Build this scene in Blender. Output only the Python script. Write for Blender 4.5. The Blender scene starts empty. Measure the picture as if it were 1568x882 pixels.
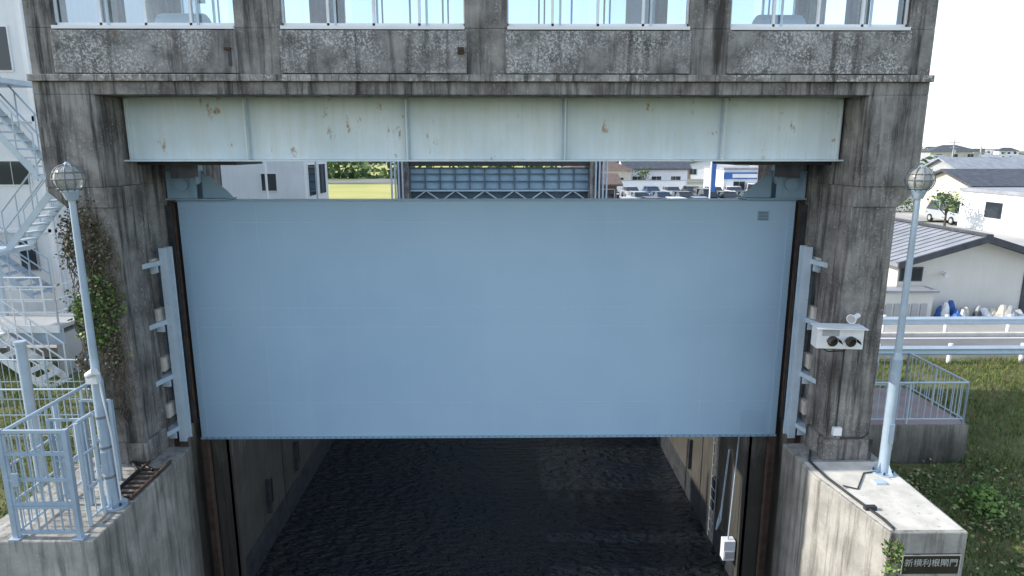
import bpy, math, random
from mathutils import Vector, Matrix
random.seed(7)
R=random.uniform
scene=bpy.context.scene
scene.view_settings.view_transform='Standard'
scene.view_settings.look='None'
scene.view_settings.exposure=0

# ------------------------------------------------------------------ materials
def new_mat(name):
    m=bpy.data.materials.new(name); m.use_nodes=True
    nt=m.node_tree; b=nt.nodes['Principled BSDF']
    return m,nt,b
def pos(nt,scale=(1,1,1)):
    g=nt.nodes.new('ShaderNodeNewGeometry'); mp=nt.nodes.new('ShaderNodeMapping')
    mp.inputs['Scale'].default_value=scale
    nt.links.new(g.outputs['Position'],mp.inputs['Vector']); return mp.outputs['Vector']
def noise(nt,vec,scale,detail=5,rough=.6):
    n=nt.nodes.new('ShaderNodeTexNoise'); n.inputs['Scale'].default_value=scale
    n.inputs['Detail'].default_value=detail; n.inputs['Roughness'].default_value=rough
    nt.links.new(vec,n.inputs['Vector']); return n.outputs['Fac']
def ramp(nt,fac,a,b):
    r=nt.nodes.new('ShaderNodeMapRange'); r.inputs['From Min'].default_value=a; r.inputs['From Max'].default_value=b
    r.clamp=True; nt.links.new(fac,r.inputs['Value']); return r.outputs['Result']
def mix(nt,fac,a,b,mode='MIX'):
    m=nt.nodes.new('ShaderNodeMix'); m.data_type='RGBA'; m.blend_type=mode
    if isinstance(fac,(int,float)): m.inputs[0].default_value=fac
    else: nt.links.new(fac,m.inputs[0])
    for s,v in ((6,a),(7,b)):
        if isinstance(v,tuple): m.inputs[s].default_value=(v[0],v[1],v[2],1)
        else: nt.links.new(v,m.inputs[s])
    return m.outputs[2]
def bump(nt,b,fac,strength=.3,dist=.02):
    n=nt.nodes.new('ShaderNodeBump'); n.inputs['Strength'].default_value=strength; n.inputs['Distance'].default_value=dist
    nt.links.new(fac,n.inputs['Height']); nt.links.new(n.outputs['Normal'],b.inputs['Normal'])
def mathn(nt,op,a,b):
    m=nt.nodes.new('ShaderNodeMath'); m.operation=op
    for i,v in enumerate((a,b)):
        if isinstance(v,(int,float)): m.inputs[i].default_value=v
        else: nt.links.new(v,m.inputs[i])
    return m.outputs[0]

def surf(name,c1,c2,scale=2,rough=.8,metal=0,streak=None,speck=None,rust=None,bstr=.3,bscale=None,spec=.5,light=None,lowdark=None,sth=(.45,.72)):
    """c1..c2 large mottling; streak=(colour,amount) runs down; speck/rust=(colour,scale,threshold); light=(colour,amount) pale runs; damp=(colour) darkens the canal walls lower down and past the tower front"""
    m,nt,b=new_mat(name)
    p=pos(nt)
    n1=noise(nt,p,scale)
    col=mix(nt,ramp(nt,n1,.35,.65),c1,c2)
    if light:
        s=ramp(nt,noise(nt,pos(nt,(4.3,4.3,.5)),1.7,5,.7),.55,.72)
        col=mix(nt,mathn(nt,'MULTIPLY',s,light[1]),col,light[0])
    if speck:
        big=ramp(nt,noise(nt,p,1.1,3),.36,.56)
        s=ramp(nt,noise(nt,p,speck[1],5,.75),speck[2],speck[2]+.06)
        s=mathn(nt,'MULTIPLY',s,big)
        col=mix(nt,s,col,speck[0])
    if streak:
        ps=pos(nt,(5,5,.35))
        s=ramp(nt,noise(nt,ps,1.3,6,.7),*sth)
        s=mathn(nt,'MULTIPLY',s,streak[1])
        col=mix(nt,s,col,streak[0])
    if rust:
        pr=pos(nt,(1,1,.5))
        s=ramp(nt,noise(nt,pr,rust[1],8,.72),rust[2],rust[2]+.07)
        col=mix(nt,s,col,rust[0])
    if lowdark:  # blends in a darker tone low on the walls, past the tower front
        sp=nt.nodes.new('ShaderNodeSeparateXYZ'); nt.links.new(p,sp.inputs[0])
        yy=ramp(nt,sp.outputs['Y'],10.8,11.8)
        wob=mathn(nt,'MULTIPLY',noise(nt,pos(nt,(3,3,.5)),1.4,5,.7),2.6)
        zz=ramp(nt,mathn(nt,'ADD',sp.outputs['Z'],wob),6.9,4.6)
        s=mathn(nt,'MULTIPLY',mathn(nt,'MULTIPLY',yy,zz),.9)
        col=mix(nt,s,col,lowdark)
    nt.links.new(col,b.inputs['Base Color'])
    b.inputs['Roughness'].default_value=rough; b.inputs['Metallic'].default_value=metal
    b.inputs['Specular IOR Level'].default_value=spec
    if bstr: bump(nt,b,noise(nt,p,bscale or scale*12,5,.7),bstr,.02)
    return m

M={}
M['conc']=surf('weathered_concrete',(.135,.127,.12),(.33,.315,.295),1.9,.92,streak=((.04,.036,.034),.9),speck=((.44,.425,.4),22,.57),light=((.45,.43,.40),.5),rust=((.15,.10,.06),1.3,.68),bstr=.8,bscale=16,spec=.2,sth=(.47,.64))
M['stucco']=surf('peeling_stucco',(.14,.135,.132),(.33,.32,.31),3.2,.95,streak=((.05,.045,.043),.7),speck=((.60,.59,.58),34,.50),rust=((.15,.095,.055),2.1,.62),bstr=1.0,bscale=30,spec=.2,sth=(.5,.66))
M['pier']=surf('pier_concrete',(.27,.26,.235),(.48,.46,.42),1.3,.92,streak=((.08,.073,.062),.8),speck=((.5,.48,.44),16,.6),light=((.55,.52,.47),.4),lowdark=(.04,.037,.03),bstr=.6,bscale=14,spec=.2,sth=(.47,.68))
M['pale']=surf('pale_concrete_top',(.55,.52,.46),(.74,.70,.63),2.5,.9,speck=((.3,.25,.19),9,.6),bstr=.3,spec=.2)
M['ledge']=surf('ledge_concrete',(.18,.17,.16),(.40,.385,.365),3,.92,streak=((.06,.052,.048),.85),speck=((.62,.6,.58),16,.53),bstr=.8,bscale=16,spec=.2,sth=(.5,.6))
# gate paint: chalky light blue with faint vertical washes and weld lines
m,nt,b=new_mat('gate_blue_paint')
p=pos(nt); col=mix(nt,ramp(nt,noise(nt,p,.35,3),.35,.65),(.345,.495,.635),(.385,.535,.67))
s=mathn(nt,'MULTIPLY',ramp(nt,noise(nt,pos(nt,(3,3,.2)),1.5,5,.6),.5,.8),.3); col=mix(nt,s,col,(.42,.56,.685))
s=mathn(nt,'MULTIPLY',ramp(nt,noise(nt,p,9,6,.75),.6,.75),.25); col=mix(nt,s,col,(.31,.45,.57))
nt.links.new(col,b.inputs['Base Color']); b.inputs['Roughness'].default_value=.6; b.inputs['Specular IOR Level'].default_value=.3
bump(nt,b,noise(nt,p,.9,2),.25,.03); M['gate']=m
M['gatep']=surf('gate_repaint',(.32,.465,.605),(.35,.495,.635),2,.5,bstr=.02)
M['gates']=surf('gate_weld_seam',(.47,.60,.71),(.38,.52,.65),6,.55,bstr=.05)
M['gate2']=surf('gate_blue_paint_edge',(.25,.38,.49),(.30,.44,.55),2,.5,rust=((.2,.14,.1),5,.68),bstr=.1)
M['girder']=surf('faded_girder_paint',(.60,.70,.73),(.72,.80,.82),1.0,.6,streak=((.58,.62,.58),.6),rust=((.36,.21,.09),4.2,.615),light=((.56,.50,.34),.22),bstr=.08)
M['rail']=surf('pale_blue_steel',(.44,.53,.61),(.52,.61,.68),3,.45,rust=((.25,.12,.07),6,.64),bstr=.08)
M['railb']=surf('galvanised_blue',(.34,.43,.52),(.42,.51,.60),3,.4,metal=.1,rust=((.22,.16,.12),7,.68),bstr=.08)
M['rust']=surf('rusty_steel',(.06,.036,.026),(.11,.07,.05),5,.85,streak=((.03,.02,.017),.6),bstr=.4)
M['dark']=surf('dark_steel',(.02,.022,.025),(.045,.05,.055),4,.6,bstr=.1)
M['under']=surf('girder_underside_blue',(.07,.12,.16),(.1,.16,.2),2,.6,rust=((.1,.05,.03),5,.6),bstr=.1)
M['white']=surf('white_wall',(.70,.72,.73),(.78,.79,.80),.6,.8,streak=((.6,.62,.63),.4),bstr=.05)
M['creamw']=surf('warm_white_wall',(.68,.66,.61),(.76,.73,.68),.6,.8,streak=((.6,.58,.53),.3),bstr=.05)
M['whitep']=surf('white_paint',(.76,.77,.78),(.82,.83,.84),3,.45,rust=((.45,.42,.38),8,.7),bstr=.02)
M['cream']=surf('cream_wall',(.55,.5,.42),(.64,.6,.52),.8,.85,bstr=.05)
M['greyw']=surf('grey_wall',(.36,.37,.38),(.46,.47,.47),.8,.85,bstr=.05)
M['brownw']=surf('brown_wall',(.2,.15,.12),(.28,.2,.16),.9,.85,bstr=.05)
M['roofg']=surf('grey_roof',(.26,.27,.29),(.36,.37,.40),1.5,.6,bstr=.1)
M['roofb']=surf('brown_tile_roof',(.12,.085,.07),(.17,.12,.1),2,.7,bstr=.2)
M['roofd']=surf('dark_tile_roof',(.05,.055,.065),(.09,.095,.11),2,.6,bstr=.2)
M['blue']=surf('blue_paint',(.03,.12,.4),(.05,.16,.45),2,.5,bstr=.02)
M['asph']=surf('asphalt',(.16,.16,.16),(.22,.218,.215),.8,.95,speck=((.26,.26,.25),30,.6),bstr=.2)
M['lot']=surf('concrete_lot',(.34,.33,.31),(.46,.44,.41),.25,.95,bstr=.1)
M['field']=surf('rice_field_stubble',(.36,.36,.09),(.48,.44,.14),.15,.95,bstr=.3)
M['leaf']=surf('leaf_green',(.05,.1,.02),(.10,.17,.035),3,.7,bstr=0)
M['leafy']=surf('leaf_bright',(.12,.21,.03),(.19,.29,.06),3,.6,bstr=0)
M['leafd']=surf('leaf_dark',(.02,.045,.012),(.045,.075,.02),3,.8,bstr=0)
M['vine']=surf('dry_vine',(.10,.08,.055),(.2,.16,.12),8,.9,bstr=0)
M['dry']=surf('dry_grass',(.26,.24,.11),(.36,.33,.17),3,.9,bstr=0)
M['wood']=surf('bark',(.06,.045,.03),(.1,.08,.055),6,.9,bstr=.3)
M['tyre']=surf('tyre_rubber',(.015,.015,.015),(.025,.025,.025),6,.85,bstr=0)
M['pink']=surf('worn_pink_deck',(.30,.22,.21),(.38,.3,.28),2,.9,bstr=.1)
M['tan']=surf('tan_meter_box',(.35,.28,.16),(.42,.34,.2),4,.6,bstr=.02)
M['black']=surf('black_rubber',(.008,.008,.009),(.015,.015,.016),4,.5,bstr=0)
M['gold']=surf('plaque_lettering',(.4,.4,.38),(.5,.5,.47),4,.5,bstr=0)
M['plaque']=surf('plaque_black_stone',(.012,.012,.014),(.02,.02,.023),5,.3,bstr=0)
M['cage']=surf('lamp_cage_grey',(.16,.18,.2),(.22,.24,.26),5,.5,bstr=0)
for n,c in (('car_w',(.75,.76,.77)),('car_s',(.4,.42,.44)),('car_k',(.02,.02,.025)),('car_r',(.2,.03,.03)),('car_b',(.04,.08,.2))):
    M[n]=surf('paint_'+n,c,tuple(x*1.05 for x in c),1,.25,bstr=0)
def glassm(name,tr,tint=(.76,.88,.94)):
    m,nt,b=new_mat(name)
    out=nt.nodes['Material Output']
    t=nt.nodes.new('ShaderNodeBsdfTransparent'); t.inputs[0].default_value=(*tint,1)
    g=nt.nodes.new('ShaderNodeBsdfGlossy'); g.inputs['Roughness'].default_value=.03
    g.inputs['Color'].default_value=(.9,.95,1,1)
    mx=nt.nodes.new('ShaderNodeMixShader'); mx.inputs[0].default_value=tr
    nt.links.new(t.outputs[0],mx.inputs[1]); nt.links.new(g.outputs[0],mx.inputs[2])
    nt.links.new(mx.outputs[0],out.inputs['Surface']); return m
M['pane']=glassm('window_pane',.15)
m,nt,b=new_mat('dark_glass'); b.inputs['Base Color'].default_value=(.03,.04,.05,1); b.inputs['Roughness'].default_value=.05; M['glass']=m
m,nt,b=new_mat('lamp_acrylic'); b.inputs['Base Color'].default_value=(.5,.5,.47,1); b.inputs['Roughness'].default_value=.2; b.inputs['Transmission Weight'].default_value=.4; M['acryl']=m
# water: wind ripples running across the canal
m,nt,b=new_mat('canal_water')
b.inputs['Roughness'].default_value=.04; b.inputs['IOR'].default_value=1.33; b.inputs['Specular IOR Level'].default_value=.5
p=pos(nt,(1,2.2,1)); a=noise(nt,p,2.8,2,.5); c=noise(nt,p,8,3,.55)
h=mathn(nt,'ADD',a,mathn(nt,'MULTIPLY',c,.3)); bump(nt,b,h,1.0,.55)
g=ramp(nt,noise(nt,pos(nt),.25,3),.4,.7)
nt.links.new(mix(nt,g,(.006,.010,.016),(.016,.018,.017)),b.inputs['Base Color'])
M['water']=m
# ground
m,nt,b=new_mat('grassy_ground')
p=pos(nt)
near=mix(nt,ramp(nt,noise(nt,p,1.2,8,.7),.35,.65),(.12,.14,.055),(.26,.25,.12))
far=mix(nt,ramp(nt,noise(nt,p,.03,4,.6),.42,.58),(.11,.15,.06),(.27,.26,.2))
sep=nt.nodes.new('ShaderNodeSeparateXYZ'); nt.links.new(p,sep.inputs[0])
nt.links.new(mix(nt,ramp(nt,sep.outputs['Y'],22,40),near,far),b.inputs['Base Color'])
b.inputs['Roughness'].default_value=.95; b.inputs['Specular IOR Level'].default_value=.1
bump(nt,b,noise(nt,p,9,8,.8),.8,.08); M['ground']=m

# ------------------------------------------------------------------ builder
import bmesh
class B:
    def __init__(s,M0=None): s.v=[];s.f=[];s.m=[];s.mats=[];s.sm=[];s.M=M0 or Matrix.Identity(4)
    def add(s,vs,fs,mat,smooth=False):
        if mat not in s.mats: s.mats.append(mat)
        i=s.mats.index(mat); o=len(s.v)
        s.v+=[s.M@Vector(v) for v in vs]
        for f in fs: s.f.append([o+k for k in f]); s.m.append(i); s.sm.append(smooth)
    def box(s,x0,x1,y0,y1,z0,z1,mat):
        x0,x1=sorted((x0,x1))
        s.add([(x0,y0,z0),(x1,y0,z0),(x1,y1,z0),(x0,y1,z0),(x0,y0,z1),(x1,y0,z1),(x1,y1,z1),(x0,y1,z1)],
              [(3,2,1,0),(4,5,6,7),(0,1,5,4),(1,2,6,5),(2,3,7,6),(3,0,4,7)],mat)
    def prism(s,poly,ax,a,b,mat):
        n=len(poly)
        def mk(p,t):
            return {'x':(t,p[0],p[1]),'y':(p[0],t,p[1]),'z':(p[0],p[1],t)}[ax]
        vs=[mk(p,a) for p in poly]+[mk(p,b) for p in poly]
        fs=[list(range(n))[::-1],list(range(n,2*n))]+[[i,(i+1)%n,n+(i+1)%n,n+i] for i in range(n)]
        s.add(vs,fs,mat)
    def cyl(s,p0,p1,r0,r1,mat,seg=12,smooth=True):
        p0=Vector(p0);p1=Vector(p1);d=(p1-p0).normalized()
        u=d.orthogonal().normalized(); w=d.cross(u)
        vs=[]
        for p,r in((p0,r0),(p1,r1)):
            for k in range(seg):
                a=2*math.pi*k/seg; vs.append(p+r*(math.cos(a)*u+math.sin(a)*w))
        s.add(vs,[[k,(k+1)%seg,seg+(k+1)%seg,seg+k] for k in range(seg)],mat,smooth)
        s.add(vs,[list(range(seg))[::-1],list(range(seg,2*seg))],mat)
    def tube(s,pts,r,mat,seg=6):
        for a,b in zip(pts,pts[1:]): s.cyl(a,b,r,r,mat,seg)
    def sphere(s,c,r,mat,nu=16,nv=10,sz=1):
        vs=[(c[0],c[1],c[2]-r*sz)]
        for j in range(1,nv):
            t=math.pi*j/nv
            for i in range(nu):
                a=2*math.pi*i/nu
                vs.append((c[0]+r*math.sin(t)*math.cos(a),c[1]+r*math.sin(t)*math.sin(a),c[2]-r*sz*math.cos(t)))
        vs.append((c[0],c[1],c[2]+r*sz)); fs=[]
        for i in range(nu):
            fs.append([0,1+(i+1)%nu,1+i])
            for j in range(nv-2):
                a=1+j*nu;fs.append([a+i,a+(i+1)%nu,a+nu+(i+1)%nu,a+nu+i])
            a=1+(nv-2)*nu; fs.append([a+i,a+(i+1)%nu,len(vs)-1])
        s.add(vs,fs,mat,True)
    def done(s,name,parent=None,bevel=0,recalc=True):
        me=bpy.data.meshes.new(name); me.from_pydata([tuple(v) for v in s.v],[],s.f)
        for mt in s.mats: me.materials.append(M[mt])
        me.polygons.foreach_set('material_index',s.m); me.polygons.foreach_set('use_smooth',s.sm); me.update()
        if recalc:
            bm=bmesh.new(); bm.from_mesh(me); bmesh.ops.recalc_face_normals(bm,faces=bm.faces); bm.to_mesh(me); bm.free()
        o=bpy.data.objects.new(name,me); scene.collection.objects.link(o)
        if parent: o.parent=parent
        if bevel:
            md=o.modifiers.new('bevel','BEVEL'); md.width=bevel; md.segments=2; md.limit_method='ANGLE'
        return o
def empty(name):
    o=bpy.data.objects.new(name,None); scene.collection.objects.link(o); return o

# ------------------------------------------------------------------ terrain, water, roads
def gh(x,y):
    ax=abs(x)
    if y<130:
        edge0,edge1=(6.5,7.0) if y>8.7 else (7.2,11)
        if x>0: top=4.3-max(0,min(8.5,16.5-y))*.19
        else: top=3.9+.4*max(0,min(1,(y-20)/10))
        t=max(0,min(1,(ax-edge0)/(edge1-edge0)))
        n=.05*math.sin(x*1.7+y*.9)*math.cos(y*1.3) if 7.5<ax<40 and y<16 else 0
        return -1.5+(top+1.5)*t+n
    return 4.3
xs=[-4000,-900,-300,-120,-60,-40,-30]+[-22+.75*i for i in range(19)]+[-8,-7.5,-7.2,-7.0,-6.5,-4,0,4,6.5,7.0,7.2,7.5,8]+[8.6+.75*i for i in range(20)]+[30,40,60,120,300,900,4000]
ys=[-300,-60,-20,0,4,6,8.0,8.69,8.71]+[9.4+.7*i for i in range(22)]+[27,33,45,60,90,129.9,130,200,400,900,2000,5000]
vs=[(x,y,gh(x,y)) for y in ys for x in xs]; nx=len(xs)
b=B(); b.add(vs,[[j*nx+i,j*nx+i+1,(j+1)*nx+i+1,(j+1)*nx+i] for j in range(len(ys)-1) for i in range(nx-1)],'ground',True); b.done('ground')
b=B(); b.add([(-11,-60,0),(11,-60,0),(11,129,0),(-11,129,0)],[(0,1,2,3)],'water'); b.done('canal_water')
def sheet(name,x0,x1,y0,y1,z,mat):
    b=B(); b.box(x0,x1,y0,y1,z-.3,z,mat); return b.done(name)
sheet('road',7.6,300,17.45,19.4,4.34,'asph')
b=B()
b.box(7.6,300,17.3,17.45,4.1,4.44,'pale'); b.box(7.6,300,19.4,19.55,4.1,4.44,'pale'); b.done('road_kerb')
b=B(); b.box(7.6,300,17.6,17.7,4.3,4.345,'whitep'); b.box(7.6,300,19.15,19.25,4.3,4.345,'whitep'); b.done('road_marking')
sheet('yard_pavement',7.6,60,19.56,52,4.33,'lot')
sheet('parking_lot',7.6,70,53,110,4.35,'lot')
sheet('street',-300,300,118,126,4.36,'asph')
sheet('access_road',-60,-7.4,18.6,24,4.32,'lot')
sheet('rice_field',-90,-8,46,112,4.37,'field')
sheet('rice_field',-260,300,140,260,4.36,'field')

# ------------------------------------------------------------------ lock walls
lw=empty('lock_wall')
b=B()
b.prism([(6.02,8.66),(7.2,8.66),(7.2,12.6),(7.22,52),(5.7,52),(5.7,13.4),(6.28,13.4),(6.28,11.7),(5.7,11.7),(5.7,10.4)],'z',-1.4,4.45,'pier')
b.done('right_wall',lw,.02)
b=B()
b.prism([(6.06,8.72),(7.16,8.72),(7.16,10.9),(5.76,10.9),(5.76,10.42)],'z',4.45,4.456,'pale'); b.done('sunlit_top',lw)  # sunlight on the pier top painted in as a pale sheet
b=B()
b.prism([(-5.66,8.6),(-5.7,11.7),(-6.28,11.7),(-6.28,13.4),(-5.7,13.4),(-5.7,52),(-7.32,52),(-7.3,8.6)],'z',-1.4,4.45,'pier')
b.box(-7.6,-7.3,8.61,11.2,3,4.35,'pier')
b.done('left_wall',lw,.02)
b=B()  # wall details: pockets, guide rails, fenders
for s in(-1,1):
    x=5.7*s
    for y in (15.2,17.4,19.8,22.5,25.5,29,33):
        b.box(x-.012*s,x+.1*s,y,y+.35,1.1,1.75,'black')
        b.box(x-.1*s,x+.1*s,y-.1,y-.02,1.0,1.9,'dark')
    b.box(6.0*s,6.12*s,12.95,13.1,-1,4.0,'rust'); b.box(6.16*s,6.28*s,12.2,12.5,-1,4.42,'rust')
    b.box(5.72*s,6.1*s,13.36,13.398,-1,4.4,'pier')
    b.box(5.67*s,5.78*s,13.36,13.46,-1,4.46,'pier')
    for y in(16.4,21,24.3,28): b.box(x-.015*s,x+.1*s,y,y+.05,-.5,4.43,'dark')
    b.box(x-.006*s,x+.1*s,13.6,50,-.5,.75,'dark')
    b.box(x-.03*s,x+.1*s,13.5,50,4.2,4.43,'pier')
b.done('wall_fittings',lw)
# ladder / boxes on right wall
b=B()
for y in(14.9,15.25): b.cyl((5.6,y,.2),(5.6,y,3.6),.018,.018,'cage',6)
for k in range(11): b.cyl((5.6,14.9,.4+k*.3),(5.6,15.25,.4+k*.3),.015,.015,'cage',6)
b.done('wall_ladder')
b=B(); b.box(5.38,5.65,13.5,13.72,.65,1.15,'whitep'); b.box(5.4,5.63,13.48,13.5,.72,.9,'greyw'); b.cyl((5.5,13.6,1.15),(5.6,13.6,4.4),.02,.02,'railb',6); b.done('water_level_gauge',None,.01)
b=B(); b.tube([(5.68,14.4,3.0),(5.6,14.4,1.6),(5.55,14.3,1.2),(5.5,14.4,.9),(5.58,14.5,1.15),(5.6,14.4,1.5)],.025,'railb'); b.done('mooring_chain')
# outer platform right
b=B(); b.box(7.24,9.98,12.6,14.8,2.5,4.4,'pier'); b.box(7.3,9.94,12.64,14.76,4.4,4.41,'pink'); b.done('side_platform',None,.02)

# ------------------------------------------------------------------ railings
def railing(name,pts,h,mat='rail',sp=.13,mid=(),r=.022,post=1.2,rb=.01,closed=False):
    b=B()
    for a,c in zip(pts,pts[1:]):
        a=Vector(a);c=Vector(c);L=(c-a).length; up=Vector((0,0,h))
        b.cyl(a+up,c+up,r,r,mat,8); b.cyl(a+Vector((0,0,.1)),c+Vector((0,0,.1)),r*.7,r*.7,mat,6)
        for mm in mid: b.cyl(a+up*mm,c+up*mm,r*.7,r*.7,mat,6)
        n=max(1,round(L/post))
        for k in range(n+1):
            q=a+(c-a)*k/n; b.cyl(q,q+up,r*1.1,r*1.1,mat,8)
        if sp:
            n=int(L/sp)
            for k in range(1,n):
                q=a+(c-a)*k/n; b.cyl(q+Vector((0,0,.1)),q+up,rb,rb,mat,5)
    return b.done(name)
railing('platform_railing',[(7.5,12.68,4.41),(9.9,12.68,4.41),(9.9,14.7,4.41),(7.5,14.7,4.41)],.9,'rail',.14)
railing('pier_railing',[(-6.8,8.7,4.45),(-6.8,10.9,4.45)],1.65,'rail',.14,(.35,.68),.03)
railing('pier_railing',[(-5.95,9.0,4.45),(-5.95,9.35,4.45)],1.65,'rail',.12,(.35,.68),.03)
railing('bank_railing',[(-13,13.2,3.9),(-7.6,13.2,3.9),(-7.6,11.0,3.9)],1.15,'rail',.13,(.5,))
railing('bank_railing',[(-8.4,10.2,3.9),(-12.5,10.6,3.9)],1.15,'rail',.13,(.5,))
railing('bank_railing',[(-20,15.2,3.95),(-8.5,15.2,3.95)],1.1,'rail',.15,(.5,))
# barred access gate
b=B()
x0,x1,y=-6.82,-5.9,8.68
for x in(x0,x1): b.box(x-.035,x+.035,y-.035,y+.035,4.47,6.15,'railb')
for z in(4.55,4.95,5.0,5.38,5.78,6.12): b.box(x0+.035,x1-.035,y-.025,y+.025,z-.022,z+.022,'railb')
for k in range(1,8):
    x=x0+(x1-x0)*k/8; b.cyl((x,y,4.55),(x,y,6.12),.013,.013,'railb',6)
b.box(x0+.1,x0+.2,y-.06,y-.03,5.3,5.5,'railb')
for x in(x0,x1): b.box(x-.08,x+.08,y-.08,y+.08,4.45,4.47,'railb')
b.done('barred_access_gate')
# cage frame behind gate
b=B()
for x in(-6.78,-6.3):
    for y in(9.6,10.4):
        b.box(x-.03,x+.03,y-.03,y+.03,4.45,5.9,'railb')
for z in(5.2,5.88):
    b.box(-6.78,-6.3,9.58,9.62,z,z+.04,'railb'); b.box(-6.78,-6.3,10.38,10.42,z,z+.04,'railb')
for k in range(7): b.box(-6.1+.0,-5.75,9.75+k*.16,9.79+k*.16,4.47,4.5,'rust')
b.box(-6.13,-6.1,9.7,11.0,4.46,4.52,'rust'); b.box(-5.75,-5.72,9.7,11.0,4.46,4.52,'rust')
b.done('cable_rack')
b=B(); b.cyl((-8.1,11,3.8),(-8.1,11,6.7),.085,.085,'railb',14); b.cyl((-8.1,11,6.7),(-8.1,11,6.76),.1,.1,'railb',14); b.done('steel_bollard_post')

# ------------------------------------------------------------------ gate tower
tower=empty('lock_gate_tower')
WX=[(-6.81,-3.96),(-3.22,-.31),(.37,3.28),(3.94,6.82)]
def make_tower(root,o,detail=True):
    b=B(Matrix.Translation((0,o,0)))
    # room walls front/back
    for (ya,yb) in((11.04,11.3),(15.35,15.6)):
        b.box(-7.25,7.25,ya,yb,11.19,11.9,'conc')
        b.box(-7.25,7.25,ya,yb,14.3,15.3,'conc')
        xx=[-7.25]+[v for w in WX for v in w]+[7.25]
        for k in range(0,len(xx),2): b.box(xx[k],xx[k+1],ya,yb,11.9,14.3,'conc')
    for s in(-1,1):
        b.box(7.0*s,7.25*s,11.3,15.35,11.19,12.0,'conc'); b.box(7.0*s,7.25*s,11.3,15.35,14.2,15.3,'conc')
        for ya in(11.3,13.1,14.9): b.box(7.0*s,7.25*s,ya,ya+.45,12.0,14.2,'conc')
    b.box(-7.45,7.45,10.8,15.8,15.3,15.55,'conc')
    b.box(-7.0,7.0,11.3,15.35,10.95,11.18,'conc')
    b.box(-7.25,7.25,11.0,11.6,10.88,11.08,'conc')
    b.box(-7.25,7.25,15.0,15.6,10.5,11.19,'conc')
    for s in(-1,1):
        b.box(6.28*s,7.25*s,11.0,11.9,9.4,10.88,'conc')
        b.box(6.281*s,7.2*s,11.9,13.4,9.4,10.94,'conc')
        b.prism([(6.2*s,9.06),(6.97*s,9.06),(7.25*s,9.32),(7.25*s,9.4),(6.2*s,9.4)],'y',11.01,11.9,'conc')
        b.box(6.2*s,6.97*s,11.04,11.9,4.45,9.06,'conc')
        b.box(6.28*s,6.95*s,11.9,13.4,4.45,9.4,'conc')
        b.box(6.12*s,7.02*s,10.98,11.7,4.45,4.85,'conc')
        b.box(6.3*s,7.2*s,14.6,15.59,4.3,10.5,'conc')
        b.box(6.4*s,7.1*s,13.4,14.6,10.75,10.94,'conc')
    b.done('concrete_frame',root,.012)
    b=B(Matrix.Translation((0,o,0)))
    for (xa,xb) in WX:
        b.box(xa-.03,xb+.03,10.985,11.04,11.21,11.86,'stucco')
    b.box(-7.27,7.27,10.93,11.5,11.082,11.188,'ledge')
    b.done('stucco_panels',root,.01)
    b=B(Matrix.Translation((0,o,0)))
    for (xa,xb) in WX:
        b.box(xa,xb,10.99,11.28,11.88,11.93,'whitep')
        for ya in(11.12,15.45):
            n=4
            for k in range(n+1):
                x=xa+(xb-xa)*k/n
                b.box(x-.02,x+.02,ya,ya+.06,11.93,14.3,'whitep')
            for k in range(2):
                x=xa+(xb-xa)*(k+.5)/2+.12
                b.box(x-.018,x+.018,ya-.02,ya,11.93,14.25,'rail')
            b.box(xa,xb,ya,ya+.06,11.93,11.99,'whitep'); b.box(xa,xb,ya,ya+.06,14.24,14.3,'whitep')
    b.done('window_frames',root)
    b=B(Matrix.Translation((0,o,0)))
    for (xa,xb) in WX:
        for ya in(11.16,15.48): b.add([(xa,ya,11.95),(xb,ya,11.95),(xb,ya,14.28),(xa,ya,14.28)],[(0,1,2,3)],'pane')
    b.done('window_panes',root,recalc=False)
    # hoist machinery inside
    b=B(Matrix.Translation((0,o,0)))
    b.box(-6.5,-5.4,12.7,14.5,11.18,12.2,'rail'); b.cyl((-6.3,13.6,12.15),(-5.5,13.6,12.15),.45,.45,'rail',20)
    b.box(2.7,3.15,13,13.6,11.18,12.9,'greyw'); b.box(5.2,6.2,12.7,14.5,11.18,12.2,'rail'); b.cyl((5.3,13.6,12.15),(6.1,13.6,12.15),.45,.45,'rail',20)
    b.box(-6.9,6.9,11.32,15.3,15.2,15.29,'whitep')
    b.done('hoist_machinery',root,.02)
    # girder
    b=B(Matrix.Translation((0,o,0)))
    b.box(-6.28,6.28,11.8,11.83,9.84,10.93,'girder')
    b.box(-6.28,6.28,11.62,12.0,9.81,9.838,'girder')
    b.box(-6.279,6.279,12.0,12.9,9.9,9.93,'under')
    for x in(-4.16,-1.38,1.38,4.16):
        b.box(x-.012,x+.012,11.66,11.8,9.84,10.87,'girder')
        b.box(x-.05,x+.05,11.785,11.8,9.845,10.87,'rail')
    for x in(-6.2,6.2): b.box(x-.02,x+.02,11.7,11.8,9.84,10.87,'girder')
    for s in(-1,1):
        b.box(4.5*s,6.27*s,12.02,13.3,9.74,9.88,'dark')
        b.box(5.6*s,5.75*s,12.1,12.9,9.5,9.74,'dark')
    b.done('steel_girder',root,.004)
make_tower(tower,0)
# pipe stubs and cracks on the face
b=B()
b.box(-.42,-.32,10.9,10.984,11.5,11.6,'rust'); b.cyl((-.37,10.88,11.55),(-.37,10.95,11.55),.03,.03,'black',10)
b.box(-4.07,-4.02,10.97,11.04,11.32,11.6,'dark'); b.box(-4.12,-4.02,10.95,11.04,11.56,11.6,'rust')
b.done('pipe_stubs',tower)
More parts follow.
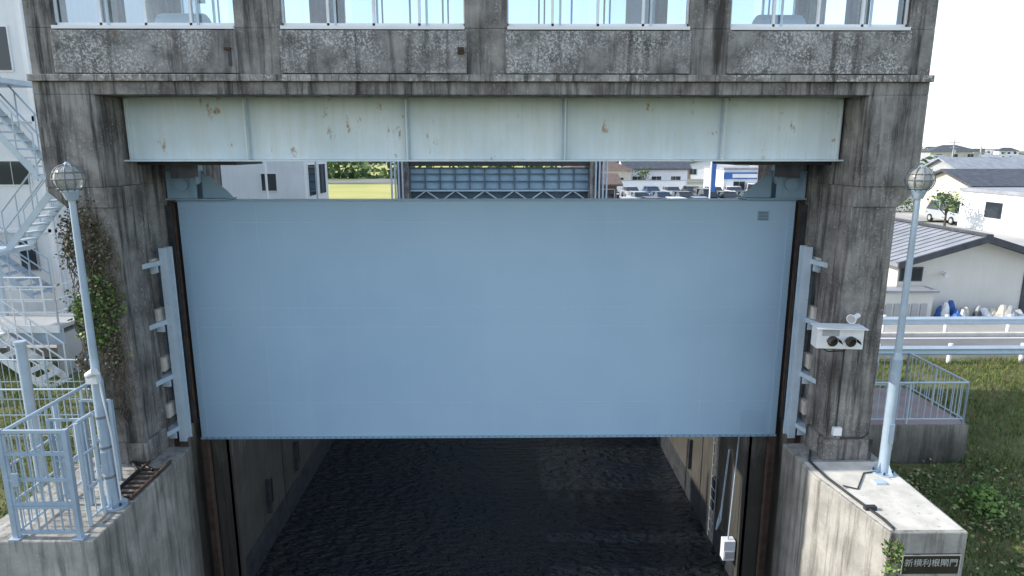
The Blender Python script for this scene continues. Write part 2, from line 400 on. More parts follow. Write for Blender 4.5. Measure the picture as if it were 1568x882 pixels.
# conduits, boxes on the right column
b=B()
b.cyl((6.32,11.0,4.9),(6.32,11.0,6.6),.015,.015,'dark',6)
b.box(6.25,6.4,10.93,11.0,4.95,5.1,'whitep')
b.tube([(6.4,10.95,4.9),(6.8,10.95,4.9),(6.9,10.95,5.0)],.015,'dark')
b.tube([(-6.9,11.0,4.9),(-6.9,11.0,5.5),(-6.4,11.0,5.5),(-6.4,11.0,4.6)],.018,'dark')
for s in(-1,1):
    for z in(5.05,6.0,6.95,7.9): b.box(6.2*s,6.281*s,12.0,12.25,z-.15,z+.12,'pale')
b.done('conduits',tower)

# ------------------------------------------------------------------ sluice gate leaf
sg=empty('sluice_gate')
b=B()
b.box(-6.1,6.1,13.0,13.03,4.02,9.02,'gate')
for z in(4.8,6.45,6.85,8.6): b.box(-5.9,5.9,12.9975,13.0,z-.006,z+.006,'gates')
for x in(-4.6,4.45): b.box(x-.005,x+.005,12.998,13.0,4.06,8.98,'gates')
b.box(5.35,5.88,12.998,13.0,4.1,4.6,'gatep')
b.done('skin_plate',sg)
b=B()
b.box(-6.13,6.13,12.97,13.4,9.021,9.04,'gate2'); b.box(-6.13,6.13,12.975,12.999,4.0,4.05,'gate2')
for s in(-1,1):
    b.box(5.98*s,6.11*s,12.985,12.999,4.055,9.01,'gate')
    b.box(6.112*s,6.15*s,12.98,13.3,4.03,9.0,'black')
    b.box(6.17*s,6.235*s,12.9,13.05,4.45,9.0,'rust'); b.box(6.16*s,6.26*s,12.8,12.85,4.45,8.95,'dark')
for z in(4.2,5.2,6.2,7.2,8.2,8.8): b.box(-6.1,6.1,13.03,13.55,z-.02,z+.02,'gate2')
for k in range(13): b.box(-6+k,-5.97+k,13.03,13.5,4.1,9.0,'gate2')
z=4.15
while z<9:
    for s in(-1,1): b.cyl((6.045*s,12.985,z),(6.045*s,12.974,z),.011,.011,'gate2',6)
    z+=.11
x=-6.0
while x<6.05:
    b.cyl((x,12.975,4.03),(x,12.963,4.03),.011,.011,'dark',6); x+=.13
b.done('frame',sg)
b=B()
b.box(5.37,5.6,12.99,12.998,8.62,8.82,'gate2')
for k in range(6): b.box(5.39,5.58,12.986,12.99,8.645+k*.028,8.655+k*.028,'dark')
b.done('data_plate',sg)
b=B()  # lifting lugs
for s in(-1,1):
    b.box(5.68*s,6.26*s,12.92,12.95,9.08,9.6,'gate2'); b.box(5.68*s,6.26*s,13.35,13.38,9.08,9.6,'gate2')
    b.prism([(5.65*s,9.076),(5.65*s,9.55),(5.5*s,9.5),(5.15*s,9.2),(5.05*s,9.076)],'y',13.1,13.14,'gate2')
    b.box(5.1*s,6.3*s,12.9,13.4,9.046,9.075,'gate2')
    b.cyl((5.75*s,13.15,9.62),(5.85*s,13.15,9.62),.28,.28,'gate2',24)
    b.cyl((5.95*s,12.9,9.35),(5.95*s,13.4,9.35),.09,.09,'dark',16)
    b.cyl((5.95*s,12.9,9.35),(5.95*s,12.86,9.35),.13,.13,'gate2',16)
    b.cyl((5.7*s,13.0,9.5),(5.7*s,12.9,11),.02,.02,'dark',6); b.cyl((5.9*s,13.1,9.6),(5.9*s,12.9,11),.02,.02,'dark',6)
    for x in (5.75,6.2): b.box(x*s,(x+.04)*s,12.9,12.92,9.08,9.6,'gate2')
b.done('lifting_lugs',sg,.005)
# guide rails on brackets
for s in(-1,1):
    b=B()
    b.box(5.98*s,6.12*s,12.1,12.14,4.36,8.22,'rail'); b.box(6.03*s,6.07*s,12.14,12.32,4.36,8.22,'rail')
    b.box(5.98*s,6.12*s,12.32,12.35,4.36,8.22,'rail')
    for z in(4.6,5.67,6.76,7.9):
        b.prism([(6.1*s,12.1),(6.1*s,12.4),(6.28*s,12.5),(6.28*s,11.65),(6.2*s,11.65)],'z',z,z+.09,'rail')
        b.box(6.1*s,6.275*s,11.98,12.0,z-.12,z,'rail')
    b.done('gate_guide_rail',None,.004)

# ------------------------------------------------------------------ far tower
ft=empty('far_lock_gate_tower')
make_tower(ft,34)
b=B()
b.box(-6.2,6.2,45.9,46.0,7.35,8.85,'gate2')
b.box(-6.4,6.4,45.5,46.2,8.95,9.25,'dark')
for k in range(13): b.box(-6.2+k*1.03,-6.12+k*1.03,45.75,45.9,7.35,8.85,'under')
for z in(7.35,7.9,8.4,8.8): b.box(-6.2,6.2,45.78,45.9,z-.04,z+.04,'under')
b.box(-6.2,6.2,45.7,45.9,6.5,6.6,'rail'); b.box(-6.2,6.2,45.7,45.9,7.22,7.32,'rail')
for k in range(6):
    x=-6.1+k*2.04
    b.cyl((x,45.8,6.55),(x+1.0,45.8,7.25),.05,.05,'rail',6); b.cyl((x+1.0,45.8,7.25),(x+2.04,45.8,6.55),.05,.05,'rail',6)
b.box(-6.2,6.2,46.2,46.25,.2,7.3,'under')
for s in(-1,1):
    for k in range(4): b.box((6.5+k*.25)*s,(6.6+k*.25)*s,44.8,45.0,4.5,9.4,'railb')
b.done('gate_leaf',ft)

# ------------------------------------------------------------------ street lamps
def lamp(x,y,zb,zc,extra=False):
    b=B()
    b.cyl((x,y,zb),(x,y,zb+.03),.2,.2,'railb',16)
    for k in range(4):
        a=k*math.pi/2+.4; c,s_=math.cos(a),math.sin(a)
        b.add([(x+.07*c,y+.07*s_,zb+.03),(x+.19*c,y+.19*s_,zb+.03),(x+.07*c,y+.07*s_,zb+.25)],[(0,1,2)],'railb')
        b.cyl((x+.15*math.cos(a+.78),y+.15*math.sin(a+.78),zb+.03),(x+.15*math.cos(a+.78),y+.15*math.sin(a+.78),zb+.07),.018,.018,'dark',6)
    h1=zb+2.1
    b.cyl((x,y,zb+.03),(x,y,h1),.088,.085,'railb',20); b.cyl((x,y,h1),(x,y,h1+.12),.085,.058,'railb',20)
    b.cyl((x,y,h1+.12),(x,y,zc-.3),.058,.045,'railb',20)
    b.cyl((x,y,zc-.3),(x,y,zc-.18),.075,.12,'railb',20); b.cyl((x,y,zc-.18),(x,y,zc-.155),.13,.13,'railb',20)
    b.box(x-.05,x+.05,y-.1,y-.085,zb+.6,zb+.95,'railb')
    b.sphere((x,y,zc),.2,'acryl',20,12)
    b.cyl((x,y,zc-.16),(x,y,zc+.08),.05,.04,'whitep',10)
    for k in range(10):
        a=2*math.pi*k/10
        pts=[(x+.212*math.sin(t)*math.cos(a),y+.212*math.sin(t)*math.sin(a),zc+.212*math.cos(t)) for t in [math.pi*j/14 for j in range(1,13)]]
        b.tube(pts,.008,'cage',5)
    for t in (.35,.5,.72):
        pts=[(x+.212*math.sin(math.pi*t)*math.cos(2*math.pi*j/20),y+.212*math.sin(math.pi*t)*math.sin(2*math.pi*j/20),zc+.212*math.cos(math.pi*t)) for j in range(21)]
        b.tube(pts,.008,'cage',5)
    b.cyl((x,y,zc+.19),(x,y,zc+.24),.07,.02,'railb',12)
    if extra:
        b.box(x-.07,x+.1,y-.16,y-.06,zb+2.1,zb+2.25,'whitep'); b.cyl((x,y-.2,zb+2.25),(x+.14,y-.24,zb+2.33),.05,.06,'whitep',12)
        b.tube([(x+.1,y-.1,zb+2.1),(x+.14,y-.05,zb+1.2),(x+.12,y,zb+.1)],.014,'whitep')
        for z in(.5,1.0,1.5): b.cyl((x,y,zb+z),(x,y,zb+z+.04),.096,.096,'cage',20)
    b.done('street_lamp')
lamp(6.96,10.49,4.45,9.54); lamp(-5.93,9.57,4.45,9.6,True)

# signal light box + speaker on the right column
b=B(Matrix.Translation((6.03,10.75,6.86))@Matrix.Rotation(math.radians(-6),4,'Z'))
b.box(-.38,.38,-.14,.12,-.17,.19,'whitep'); b.box(-.41,.41,-.24,.14,.19,.205,'whitep')
for x in(-.13,.17):
    b.cyl((x,-.14,-.04),(x,-.17,-.04),.1,.1,'whitep',20); b.cyl((x,-.17,-.04),(x,-.175,-.04),.085,.085,'black',20)
    pts=[(x+.1*math.cos(t),-.14,-.04+.1*math.sin(t)) for t in[math.pi*j/10 for j in range(11)]]
    q=[(p_[0],-.34,p_[2]) for p_ in pts]
    b.add(pts+q,[[i,i+1,12+i,11+i] for i in range(10)],'black')
b.box(-.3,-.02,-.145,-.14,.05,.16,'greyw')
b.tube([(-.3,0,-.17),(-.1,.05,-.28),(.15,.05,-.26),(.3,.1,-.17)],.012,'black')
b.box(.1,.2,.12,.3,-.05,.05,'railb')
b.done('signal_light')
b=B()
c=Vector((6.34,10.8,7.2)); d=Vector((-.75,-.6,-.1)).normalized()
b.cyl(c,c+d*.15,.03,.085,'whitep',18); b.cyl(c+d*.15,c+d*.153,.07,.07,'greyw',18); b.cyl(c-d*.1,c,.045,.045,'whitep',14)
b.cyl(c,(6.36,11.04,7.08),.015,.015,'railb',6); b.done('horn_loudspeaker')
b=B(); b.box(7.12,7.24,10.75,10.85,4.75,5.02,'tan'); b.box(7.13,7.23,10.74,10.75,4.88,4.99,'whitep'); b.cyl((7.18,10.8,4.45),(7.18,10.8,4.75),.02,.02,'railb',8); b.done('meter_box')
# cables on piers
b=B()
b.tube([(6.05,11.3,4.48),(5.85,10.9,4.48),(5.86,10.3,4.48),(5.98,9.6,4.48),(6.1,9.0,4.48),(6.12,8.75,4.47),(6.1,8.64,4.3)],.022,'dark',8)
b.tube([(6.0,10.0,4.48),(6.2,9.9,4.47),(6.6,10.45,4.47),(6.9,10.5,4.48)],.012,'dark',8)
b.box(5.98,6.16,9.25,9.33,4.456,4.52,'dark')
b.box(6.6,6.78,10.05,10.2,4.456,4.49,'rail'); b.done('power_cable')
b=B(); b.tube([(-6.1,9.8,4.5),(-6.1,10.6,4.52),(-6.4,10.95,4.5),(-6.3,10.95,4.48),(-5.9,10.7,4.48)],.03,'black',8); b.done('power_cable')
# plaque
pl=empty('name_plaque')
b=B(); b.box(6.24,7.12,8.63,8.66,3.78,4.1,'plaque')
b.box(6.24,7.12,8.622,8.63,4.085,4.1,'gold'); b.box(6.24,6.252,8.622,8.63,3.78,4.085,'gold'); b.box(7.108,7.12,8.622,8.63,3.78,4.085,'gold'); b.done('plate',pl)
cu=bpy.data.curves.new('lettering','FONT'); cu.body='新横利根閘門'; cu.size=.135; cu.extrude=.003; cu.align_x='CENTER'
o=bpy.data.objects.new('lettering',cu); scene.collection.objects.link(o); o.parent=pl
o.location=(6.68,8.625,3.92); o.rotation_euler=(math.pi/2,0,0); cu.materials.append(M['gold'])

# ------------------------------------------------------------------ foliage
def leaves(b,fn,n,size,mats):
    for _ in range(n):
        c=Vector(fn()); s=size*R(.6,1.4)
        u=Vector((R(-1,1),R(-1,1),R(-1,1))).normalized(); w=u.orthogonal().normalized()*s*.6; u=u*s
        b.add([c-u,c+w,c+u,c-w],[(0,1,2,3)],random.choice(mats))
b=B()
for k in range(170):
    x=R(-7.0,-6.25); z=R(5.9,9.1); pts=[(x,11.02,z)]
    for j in range(7):
        x=max(-7.05,min(-6.2,x+R(-.13,.1))); z-=R(.03,.2); pts.append((x,11.02-R(0,.12),z))
    b.tube(pts,.006,'vine',4)
cl=[(R(-7.08,-6.4),R(6.2,9.0),R(.08,.22)) for _ in range(34)]+[(R(-6.85,-6.35),R(6.8,7.8),R(.14,.28)) for _ in range(10)]
def f():
    c=random.choice(cl); return (min(-6.15,c[0]+random.gauss(0,c[2]*.55)),11.0-abs(random.gauss(0,.08)),c[1]+random.gauss(0,c[2]*.7))
leaves(b,f,2800,.028,['vine','leafd','vine'])
cl=[c for c in cl if 6.7<c[1]<7.9]
leaves(b,f,1500,.035,['leaf','leafy','leafd'])
b.done('climbing_vine',recalc=False)
b=B()
def f(): return (6.05+random.gauss(0,.07),8.6-abs(random.gauss(0,.06)),4.4-abs(random.gauss(0,.35)))
leaves(b,f,350,.03,['leaf','leafy','vine']); b.done('creeping_weed',recalc=False)
b=B()
def f():
    a=R(0,6.28);r=abs(random.gauss(0,.22)); return (9.4+r*math.cos(a),11.2+r*math.sin(a),3.3+R(0,.5)*(1-r))
leaves(b,f,800,.05,['leafy','leaf','leafy']); b.done('weed_plant',recalc=False)
b=B()
bc=[(R(7.4,11.5),R(8.8,12.3),R(.1,.5)) for _ in range(60)]
def f():
    c=random.choice(bc); return (c[0]+random.gauss(0,c[2]),c[1]+random.gauss(0,c[2]),gh(8,c[1])+abs(random.gauss(0,.1)))
leaves(b,f,6500,.035,['leafd','leaf','leaf','dry']); b.done('undergrowth',recalc=False)
b=B()
def blades(n,xa,xb,ya,yb,h,mats):
    vs={m_:([],[]) for m_ in mats}
    for _ in range(n):
        x=R(xa,xb); y=R(ya,yb); z=gh(x,y)-.01; a=R(0,6.28); hh=h*R(.4,1.3)*(1+.5*math.sin(x*2.3)*math.sin(y*1.9)); w=.012
        lx,ly=R(-.6,.6)*hh,R(-.6,.6)*hh; V,F=vs[random.choice(mats)]; k=len(V)
        V+= [(x-w*math.cos(a),y-w*math.sin(a),z),(x+w*math.cos(a),y+w*math.sin(a),z),(x+lx,y+ly,z+hh)]; F.append((k,k+1,k+2))
    for m_ in mats: b.add(vs[m_][0],vs[m_][1],m_)
blades(44000,7.4,17,8,17.2,.12,['leaf','leafy','dry','dry'])
blades(18000,-14,-7.7,9,18,.13,['leaf','dry','leafy'])
b.done('grass',recalc=False)

# ------------------------------------------------------------------ guardrails
def guard(x0,x1,y,z):
    b=B()
    prof=[(y,z+.42),(y-.05,z+.47),(y-.0,z+.54),(y-.05,z+.61),(y,z+.68),(y+.012,z+.68),(y-.035,z+.61),(y+.012,z+.54),(y-.035,z+.47),(y+.012,z+.42)]
    b.prism(prof,'x',x0,x1,'rail')
    x=x0+.3
    while x<x1: b.cyl((x,y+.08,z-.2),(x,y+.08,z+.72),.06,.06,'whitep',10); x+=2
    b.done('guardrail')
guard(8.2,60,16.9,4.12); guard(10,60,19.75,4.2)

# ------------------------------------------------------------------ buildings
def windows(b,x0,x1,y,zs,w,h,n,face=-1,fr='whitep'):
    for z in zs:
        for k in range(n):
            x=x0+(x1-x0)*(k+.5)/n
            b.box(x-w/2-.05,x+w/2+.05,y-.04,y+.0,z-.05,z+h+.05,fr)
            b.box(x-w/2,x-.02,y-.06,y-.035,z,z+h,'glass'); b.box(x+.02,x+w/2,y-.06,y-.035,z,z+h,'glass')
def house(name,x,y,w,d,h,rh,wm,rm,rot=0,axis='x',z=4.3,two=False):
    b=B(Matrix.Translation((x,y,z))@Matrix.Rotation(rot,4,'Z'))
    b.box(-w/2,w/2,-d/2,d/2,-.5,h,wm)
    e=.5
    if axis=='x':
        b.prism([(-d/2-e,h-.05),(0,h+rh),(d/2+e,h-.05),(d/2+e,h+.12),(0,h+rh+.17),(-d/2-e,h+.12)],'x',-w/2-e,w/2+e,rm)
        b.prism([(-d/2,h),(0,h+rh),(d/2,h)],'x',-w/2+.01,w/2-.01,wm)
    elif axis=='y':
        b.prism([(-w/2-e,h-.05),(0,h+rh),(w/2+e,h-.05),(w/2+e,h+.12),(0,h+rh+.17),(-w/2-e,h+.12)],'y',-d/2-e,d/2+e,rm)
        b.prism([(-w/2,h),(0,h+rh),(w/2,h)],'y',-d/2+.01,d/2-.01,wm)
    elif axis=='hip':
        a=w/2+e; c=d/2+e; k=max(0,a-c)
        b.add([(-a,-c,h),(a,-c,h),(a,c,h),(-a,c,h),(-k,0,h+rh),(k,0,h+rh)],[(0,1,5,4),(1,2,5),(2,3,4,5),(3,0,4),(0,3,2,1)],rm)
    else:
        b.box(-w/2-.1,w/2+.1,-d/2-.1,d/2+.1,h,h+.25,rm)
    zs=[.9]+([3.7] if two else [])
    n=max(2,int(w/3)); windows(b,-w/2+.3,w/2-.3,-d/2,zs,1.4,1.1,n)
    b.box(-w/2+.4,-w/2+1.3,-d/2-.05,-d/2,-.4,2.0,'brownw') if n>3 else None
    for s in (-1,):
        b.box(-w/2-.04,-w/2,-.8,.8,1,2.1,'glass')
    return b.done(name)
# workshop with gable facing the lock
hs=empty('white_gable_house'); hs.location=(-.6,-1,-.03)
b=B()
b.prism([(14.5,3.8),(19.7,3.8),(19.7,6.25),(17.1,7.05),(14.5,6.25)],'y',23,33,'creamw'); b.done('walls',hs)
b=B()
for sgn in(-1,1):
    xe=17.1+2.95*sgn
    b.add([(17.1,22.5,7.2),(xe,22.5,6.3),(xe,33.5,6.3),(17.1,33.5,7.2),(17.1,22.5,7.08),(xe,22.5,6.18),(xe,33.5,6.18),(17.1,33.5,7.08)],
          [(0,1,2,3),(7,6,5,4),(0,4,5,1),(1,5,6,2),(2,6,7,3)],'roofg')
    for k in range(28):
        y=22.55+k*.4
        b.add([(17.1,y,7.235),(xe,y,6.335),(xe,y+.05,6.335),(17.1,y+.05,7.235),(17.1,y,7.19),(xe,y,6.29),(xe,y+.05,6.29),(17.1,y+.05,7.19)],[(0,1,2,3),(0,4,5,1),(3,2,6,7)],'roofg')
    b.prism([(17.1,7.25),(xe,6.35),(xe,6.13),(17.1,7.02)],'y',22.42,22.49,'roofd')
b.box(16.98,17.22,22.44,33.5,7.22,7.29,'roofd')
b.done('roof',hs)
b=B()
b.box(18.9,19.6,22.95,23.0,4.4,5.9,'roofd'); b.box(19.0,19.5,22.93,22.95,5.0,5.8,'glass')
b.box(13.2,15.5,22.2,22.95,5.35,5.43,'roofg')
b.box(13.3,15.4,22.35,22.95,4.3,5.35,'creamw')
for k in range(6): b.box(13.5+k*.3,13.72+k*.3,22.31,22.35,4.35,4.95,'greyw')
b.box(14.6,15.3,22.96,23.0,5.65,6.05,'glass'); b.box(14.55,15.35,22.97,22.995,5.6,6.1,'roofd')
b.cyl((16,22.9,5.9),(16,22.7,5.85),.07,.07,'whitep',10)
b.done('openings',hs)
# sheeted and bagged goods by the wall
b=B()
def lump(x,y,z,r,h,mt):
    nu=9; vs=[]
    for j in range(5):
        t=j/4; rr=r*math.cos(t*1.35)**.7
        for i in range(nu):
            a=6.283*i/nu; k=rr*R(.8,1.15); vs.append((x+k*math.cos(a),y+k*math.sin(a),z+h*t*R(.93,1.05)))
    vs.append((x,y,z+h*1.02))
    fs=[[j*nu+i,j*nu+(i+1)%nu,(j+1)*nu+(i+1)%nu,(j+1)*nu+i] for j in range(4) for i in range(nu)]+[[4*nu+i,4*nu+(i+1)%nu,5*nu] for i in range(nu)]
    b.add(vs,fs,mt)
for k in range(26):
    lump(R(15.2,17.8),R(21.0,21.75),4.33,R(.1,.28),R(.2,.62),random.choice(['whitep','greyw','whitep','cream','blue','roofd']))
b.done('stored_goods',None)

# left control building
cb=empty('control_building')
b=B(); b.box(-28,-14.4,22,34,3.6,17,'white'); b.box(-28.1,-14.3,21.9,22,10.9,11.1,'whitep'); b.box(-28.1,-14.3,21.9,22,7.3,7.45,'whitep')
b.box(-28.2,-14.2,21.8,34.2,17,17.3,'greyw'); b.done('walls',cb,.02)
b=B()
windows(b,-24,-15.1,22,[8.9],1.1,.75,6); windows(b,-24,-15.1,22,[12.5],1.3,1.3,5)
b.box(-16.0,-15.4,21.94,22,6.0,7.2,'greyw'); b.box(-15.95,-15.45,21.92,21.94,6.05,7.1,'glass')
b.box(-14.4,-14.34,22.6,23.6,8.2,9.6,'glass'); b.box(-14.9,-14.6,21.9,22,4,16.8,'whitep')
b.cyl((-14.7,21.85,4),(-14.7,21.85,17),.05,.05,'whitep',8)
b.done('windows',cb)
rb=empty('white_office_building')
b=B(); b.box(-13.6,-9.3,32,36.2,3.8,13.5,'white'); b.box(-13.7,-9.2,31.9,36.3,13.5,13.8,'greyw'); b.box(-9.3,-9.25,33.9,34,4,13.4,'greyw'); b.done('walls',rb)
b=B()
for z in(5.2,8.1,11): b.box(-11.4,-10.6,31.95,32,z-.04,z+.84,'whitep'); b.box(-11.35,-10.65,31.93,31.95,z,z+.8,'glass')
for z in(5.2,7.8,11):
    for y in(32.5,34.4): b.box(-9.3,-9.26,y,y+1.2,z-.05,z+1.55,'whitep'); b.box(-9.26,-9.24,y+.05,y+1.15,z,z+1.5,'glass')
b.cyl((-10.6,30.5,4),(-10.6,30.5,9.9),.06,.05,'whitep',10)
b.done('windows',rb)

# ------------------------------------------------------------------ steel stairs & walkway (left)
def flight(b,x0,z0,x1,z1,y0,y1,mat='whitep'):
    n=max(2,int(abs(z1-z0)/.2))
    for k in range(n+1):
        t=k/n; x=x0+(x1-x0)*t; z=z0+(z1-z0)*t; b.box(x-.13,x+.13,y0+.03,y1-.03,z-.02,z+.02,mat)
    for y in(y0,y1):
        b.prism([(x0,z0-.15),(x0,z0+.1),(x1,z1+.1),(x1,z1-.15)],'y',y-.015,y+.015,mat)
        for h in(.5,1.0): b.cyl((x0,y,z0+h),(x1,y,z1+h),.022,.022,mat,6)
        for k in range(5):
            t=k/4; b.cyl((x0+(x1-x0)*t,y,z0+(z1-z0)*t),(x0+(x1-x0)*t,y,z0+(z1-z0)*t+1),.018,.018,mat,6)
def deckrail(b,pts,z,mat='whitep'):
    for a,c in zip(pts,pts[1:]):
        for h in(.35,.7,1.05): b.cyl((a[0],a[1],z+h),(c[0],c[1],z+h),.022,.022,mat,6)
        L=math.dist(a,c); n=max(1,round(L/.9))
        for k in range(n+1):
            t=k/n; x=a[0]+(c[0]-a[0])*t; y=a[1]+(c[1]-a[1])*t; b.cyl((x,y,z),(x,y,z+1.05),.025,.025,mat,6)
b=B()
b.box(-24,-11.7,17.2,18.6,5.26,5.36,'greyw'); b.box(-24,-11.7,17.14,17.2,5.18,5.38,'whitep'); b.box(-24,-11.7,17.24,17.34,4.82,5.26,'railb'); b.box(-24,-11.7,18.5,18.58,4.82,5.26,'railb')
for k in range(5): b.box(-23.6+k*2.9,-23.35+k*2.9,17.4,18.4,3.8,5.1,'greyw')
deckrail(b,[(-24,17.24),(-11.75,17.24),(-11.75,18.5)],5.38); deckrail(b,[(-24,18.55),(-13,18.55)],5.38)
flight(b,-13.2,5.2,-11.6,3.9,16.3,17.1)
b.done('steel_walkway')
b=B()
b.box(-22,-11.8,16.4,17.9,11.6,11.72,'rail'); b.box(-22,-11.8,16.4,16.46,11.4,11.6,'rail')
deckrail(b,[(-22,16.42),(-11.85,16.42)],11.72,'rail')
flight(b,-12.9,11.5,-11.2,9.4,16.5,17.3,'rail'); b.box(-11.3,-10.2,16.4,18.4,9.3,9.38,'rail')
flight(b,-11.3,9.3,-13.0,7.4,17.5,18.3,'rail'); b.box(-14,-12.9,16.4,18.4,7.3,7.38,'rail')
for x in(-10.3,-14): 
    for y in(16.42,18.35): b.box(x-.06,x+.06,y-.06,y+.06,3.8,11.6,'rail')
b.done('steel_staircase')
b=B(); flight(b,-17.2,7.4,-14.7,5.5,20.5,21.4,'railb'); b.box(-22,-17.1,20.4,21.9,7.3,7.4,'railb'); deckrail(b,[(-22,20.45),(-17.1,20.45)],7.4,'railb')
b.box(-17.2,-17.1,20.45,20.55,3.9,7.3,'railb'); b.done('entrance_staircase')

# ------------------------------------------------------------------ town
wm=['white','cream','greyw','white','brownw','white']; rmm=['roofd','roofb','roofg','roofd','roofg']
house('shed',9.6,66,3.2,5,2.4,.9,'brownw','roofb',0,'x')
house('town_house',13.5,96,9,8,3.0,2.0,'cream','roofb',0,'hip')
house('town_house',22.5,100,9,8,3.0,2,'white','roofd',0,'x')
house('shop',30.5,84,7,8,3.4,.3,'white','roofg',0,'flat')
b=B(); b.box(26.95,34.05,79.85,79.99,6.6,7.4,'blue'); b.box(28,33,79.8,79.85,6.75,7.2,'whitep'); b.done('shop_sign')
b=B(); b.box(14.5,24,86.0,86.25,4.35,6.1,'whitep'); b.box(14.4,24.1,85.95,86.3,6.1,6.2,'greyw'); b.done('boundary_wall')
b=B(); b.cyl((18.5,58,4.3),(18.5,58,10.5),.07,.06,'whitep',10); b.box(18.57,18.95,57.98,58.02,6.4,9.2,'blue'); b.done('banner_sign')
house('town_house',42,56,8,7,2.8,1.2,'cream','roofd',0,'x')
house('warehouse',40,46,10,7,2.7,.3,'white','roofg',0,'flat')
b=B()
for k in range(4): b.box(35.6+k*2.3,37.4+k*2.3,42.4,42.49,4.35,6.3,'brownw')
b.done('garage_shutters')
pts=[]
for k in range(110):
    for _ in range(20):
        y=R(75,520); x=R(-.2,1.0)*y if random.random()<.88 else R(-.6,-.15)*y
        if x<8 and y<270: continue
        if 128<y<135 or (y<135 and x<36): continue
        if all(math.hypot(x-p[0],y-p[1])>13 for p in pts): break
    else: continue
    pts.append((x,y)); two=random.random()<.4 and y>170; h=5.4 if two else 2.8
    w=R(8,13); d=R(6,9); ax=random.choice(['x','hip','y','x','flat'])
    if y>260 and random.random()<.12: w*=2; h=6.5; ax='flat'
    house('town_house',x,y,w,d,h,R(1.4,2.0),random.choice(wm),random.choice(rmm),R(-.3,.3),ax,4.3,two)
def car(x,y,rot,mt,z=4.35,van=False):
    b=B(Matrix.Translation((x,y,z))@Matrix.Rotation(rot,4,'Z'))
    hh=1.75 if van else 1.42
    b.prism([(-2.1,.3),(-2.12,.7),(-1.95,.9),(-1.0,.98),(1.7,.98),(2.08,.9),(2.12,.55),(2.05,.3)],'y',-.82,.82,mt)
    xf,xr=(-1.6,2.0) if van else (-1.1,1.75)
    a=[(xf,-.78,.98),(xr,-.78,.98),(xr,.78,.98),(xf,.78,.98)]; tf,tr=xf+.6,xr-.35
    t=[(tf,-.66,hh-.06),(tr,-.66,hh-.06),(tr,.66,hh-.06),(tf,.66,hh-.06)]
    b.add(a+t,[(0,1,5,4),(1,2,6,5),(2,3,7,6),(3,0,4,7)],'glass')
    b.box(tf-.03,tr+.03,-.68,.68,hh-.06,hh,mt)
    for xx in((tf+tr)/2,): b.box(xx-.05,xx+.05,-.8,.8,.98,hh-.05,mt)
    for wx in(-1.3,1.3):
        for s in(-1,1): b.cyl((wx,.7*s,.31),(wx,.86*s,.31),.31,.31,'tyre',16); b.cyl((wx,.86*s,.31),(wx,.87*s,.31),.18,.18,'car_s',10)
    b.box(-2.14,-2.1,-.75,-.45,.6,.75,'whitep'); b.box(-2.14,-2.1,.45,.75,.6,.75,'whitep')
    b.done('parked_car',None,.03)
cols=['car_w','car_k','car_s','car_w','car_k','car_b','car_s']
for k in range(5): car(9.6+k*2.2,60+R(-.4,.4),math.pi/2+R(-.1,.1),['car_k','car_s','car_k','car_w','car_b'][k])
for k in range(8): car(14.5+k*2.3,69+R(-.4,.4),math.pi/2+.1,random.choice(['car_k','car_s','car_b','car_k']),van=random.random()<.3)
for k in range(8): car(13+k*2.5,79+R(-.4,.4),math.pi/2,random.choice(cols),van=random.random()<.3)
for k in range(3): car(35.8+k*3.0,52+R(-1,1),math.pi/2,['car_s','car_k','car_w'][k],van=k==0)
for k in range(10): car(R(36,60),R(56,108),R(0,3),random.choice(cols))
# trees
def tree(x,y,z,h,r,name='garden_tree'):
    b=B(); b.cyl((x,y,z-.2),(x,y,z+h*.5),.035*h,.018*h,'wood',8)
    cs=[]
    for k in range(9):
        a=R(0,6.28); rr=r*R(.2,.75); c=Vector((x+rr*math.cos(a),y+rr*math.sin(a),z+h*R(.4,.9))); cs.append((c,r*R(.25,.42)))
        b.cyl((x,y,z+h*R(.25,.45)),c,.014*h,.005*h,'wood',5)
    def f():
        c,s=random.choice(cs); return c+Vector((random.gauss(0,s*.55),random.gauss(0,s*.55),random.gauss(0,s*.5)))
    leaves(b,f,420,.055*h**.6,['leaf','leafd','leafd','leafy']); b.done(name,recalc=False)
for k in range(26):
    y=R(52,150); x=R(.45,.95)*y
    tree(x,y,4.3,R(2.5,4.5),R(1.2,2.2))
for (x,y) in((11,84),(14,108),(20,92),(28,108),(-14.5,48),(-20,62),(33,48),(32,66)): tree(x,y,4.3,R(2.5,4),R(1.2,2))
b=B()
def f():
    y=random.choice([140,180,260,300,420,600])+R(-4,4); x=R(-.9,1.1)*y
    k=math.sin(x*.09)+math.sin(x*.031+y)
    return (x,y,4.3+abs(random.gauss(0,1.4+.7*k))*(y/260)**.3)
leaves(b,f,14000,.9,['leaf','leafd','leafd']); b.done('distant_trees',recalc=False)
b=B()
def f(): return (R(30,75),R(60.5,62),4.3+R(0,1.2)+.2*math.sin(R(0,6)))
leaves(b,f,5000,.12,['leaf','leafd','leafy']); b.done('hedge',recalc=False)
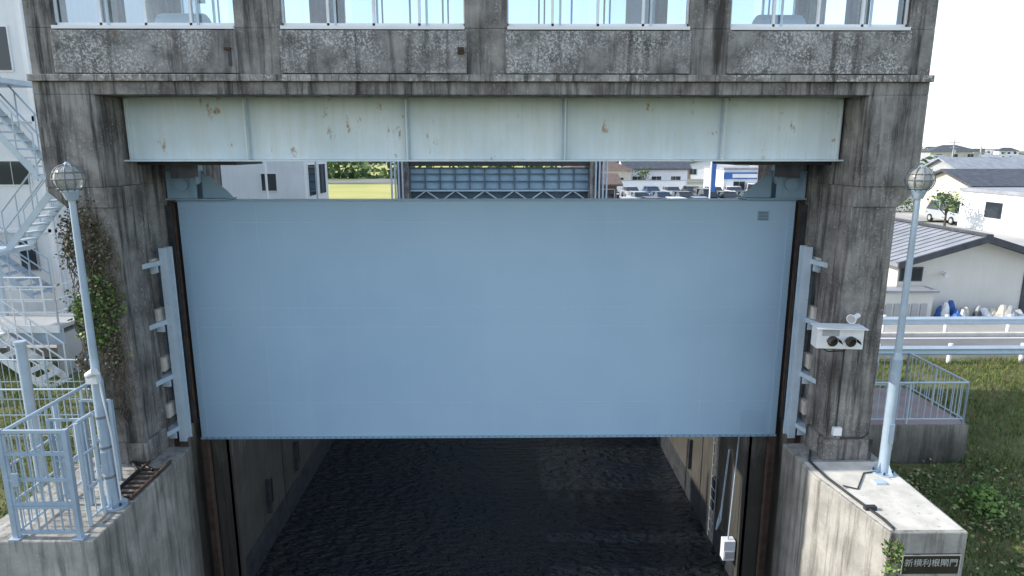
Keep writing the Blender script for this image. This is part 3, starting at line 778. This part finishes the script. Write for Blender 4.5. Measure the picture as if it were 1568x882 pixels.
# utility poles
for (x,y,h) in((58,80,6.5),(75,110,8),(95,160,9),(120,190,9),(42,95,7),(150,240,10),(30,130,8),(200,330,12)):
    b=B(); b.cyl((x,y,4),(x,y,4+h),.14,.09,'greyw',8); b.box(x-.9,x+.9,y-.05,y+.05,4+h-.8,4+h-.7,'greyw'); b.box(x-.6,x+.6,y-.05,y+.05,4+h-1.6,4+h-1.5,'greyw'); b.cyl((x+.3,y,4+h-2.6),(x+.3,y,4+h-1.9),.2,.2,'greyw',10)
    b.done('utility_pole')

# ------------------------------------------------------------------ light
el=math.radians(32); az=(-.9994,.035)
w=bpy.data.worlds.new('World'); scene.world=w; w.use_nodes=True
nt=w.node_tree; sk=nt.nodes.new('ShaderNodeTexSky'); sk.sky_type='NISHITA'; sk.sun_disc=False
sk.sun_elevation=el; sk.sun_rotation=math.atan2(az[0],az[1]); sk.air_density=1.0; sk.dust_density=1.5; sk.ozone_density=1.0
# thin bright haze that thickens toward the horizon
tc=nt.nodes.new('ShaderNodeTexCoord'); sp=nt.nodes.new('ShaderNodeSeparateXYZ'); nt.links.new(tc.outputs['Generated'],sp.inputs[0])
hz=mix(nt,ramp(nt,sp.outputs['Z'],0.0,.65),(6.9,7.2,7.5),(2.2,2.9,3.9))
add=nt.nodes.new('ShaderNodeMix'); add.data_type='RGBA'; add.blend_type='ADD'; add.inputs[0].default_value=1
nt.links.new(sk.outputs[0],add.inputs[6]); nt.links.new(hz,add.inputs[7])
nt.links.new(add.outputs[2],nt.nodes['Background'].inputs[0]); nt.nodes['Background'].inputs[1].default_value=.15
l=bpy.data.lights.new('sun','SUN'); l.energy=5; l.angle=math.radians(.5); l.color=(1,.95,.87)
o=bpy.data.objects.new('sun',l); scene.collection.objects.link(o)
d=Vector((-az[0]*math.cos(el),-az[1]*math.cos(el),-math.sin(el))); o.rotation_euler=d.to_track_quat('-Z','Y').to_euler(); o.location=(-20,5,30)
# ------------------------------------------------------------------ camera
c=bpy.data.cameras.new('camera'); c.lens=36*1000/1568; c.sensor_width=36; c.clip_end=9000; c.clip_start=.1
o=bpy.data.objects.new('camera',c); scene.collection.objects.link(o); scene.camera=o
o.location=(.31,0,10); o.rotation_euler=(math.radians(90-11.9),0,math.radians(-.7))
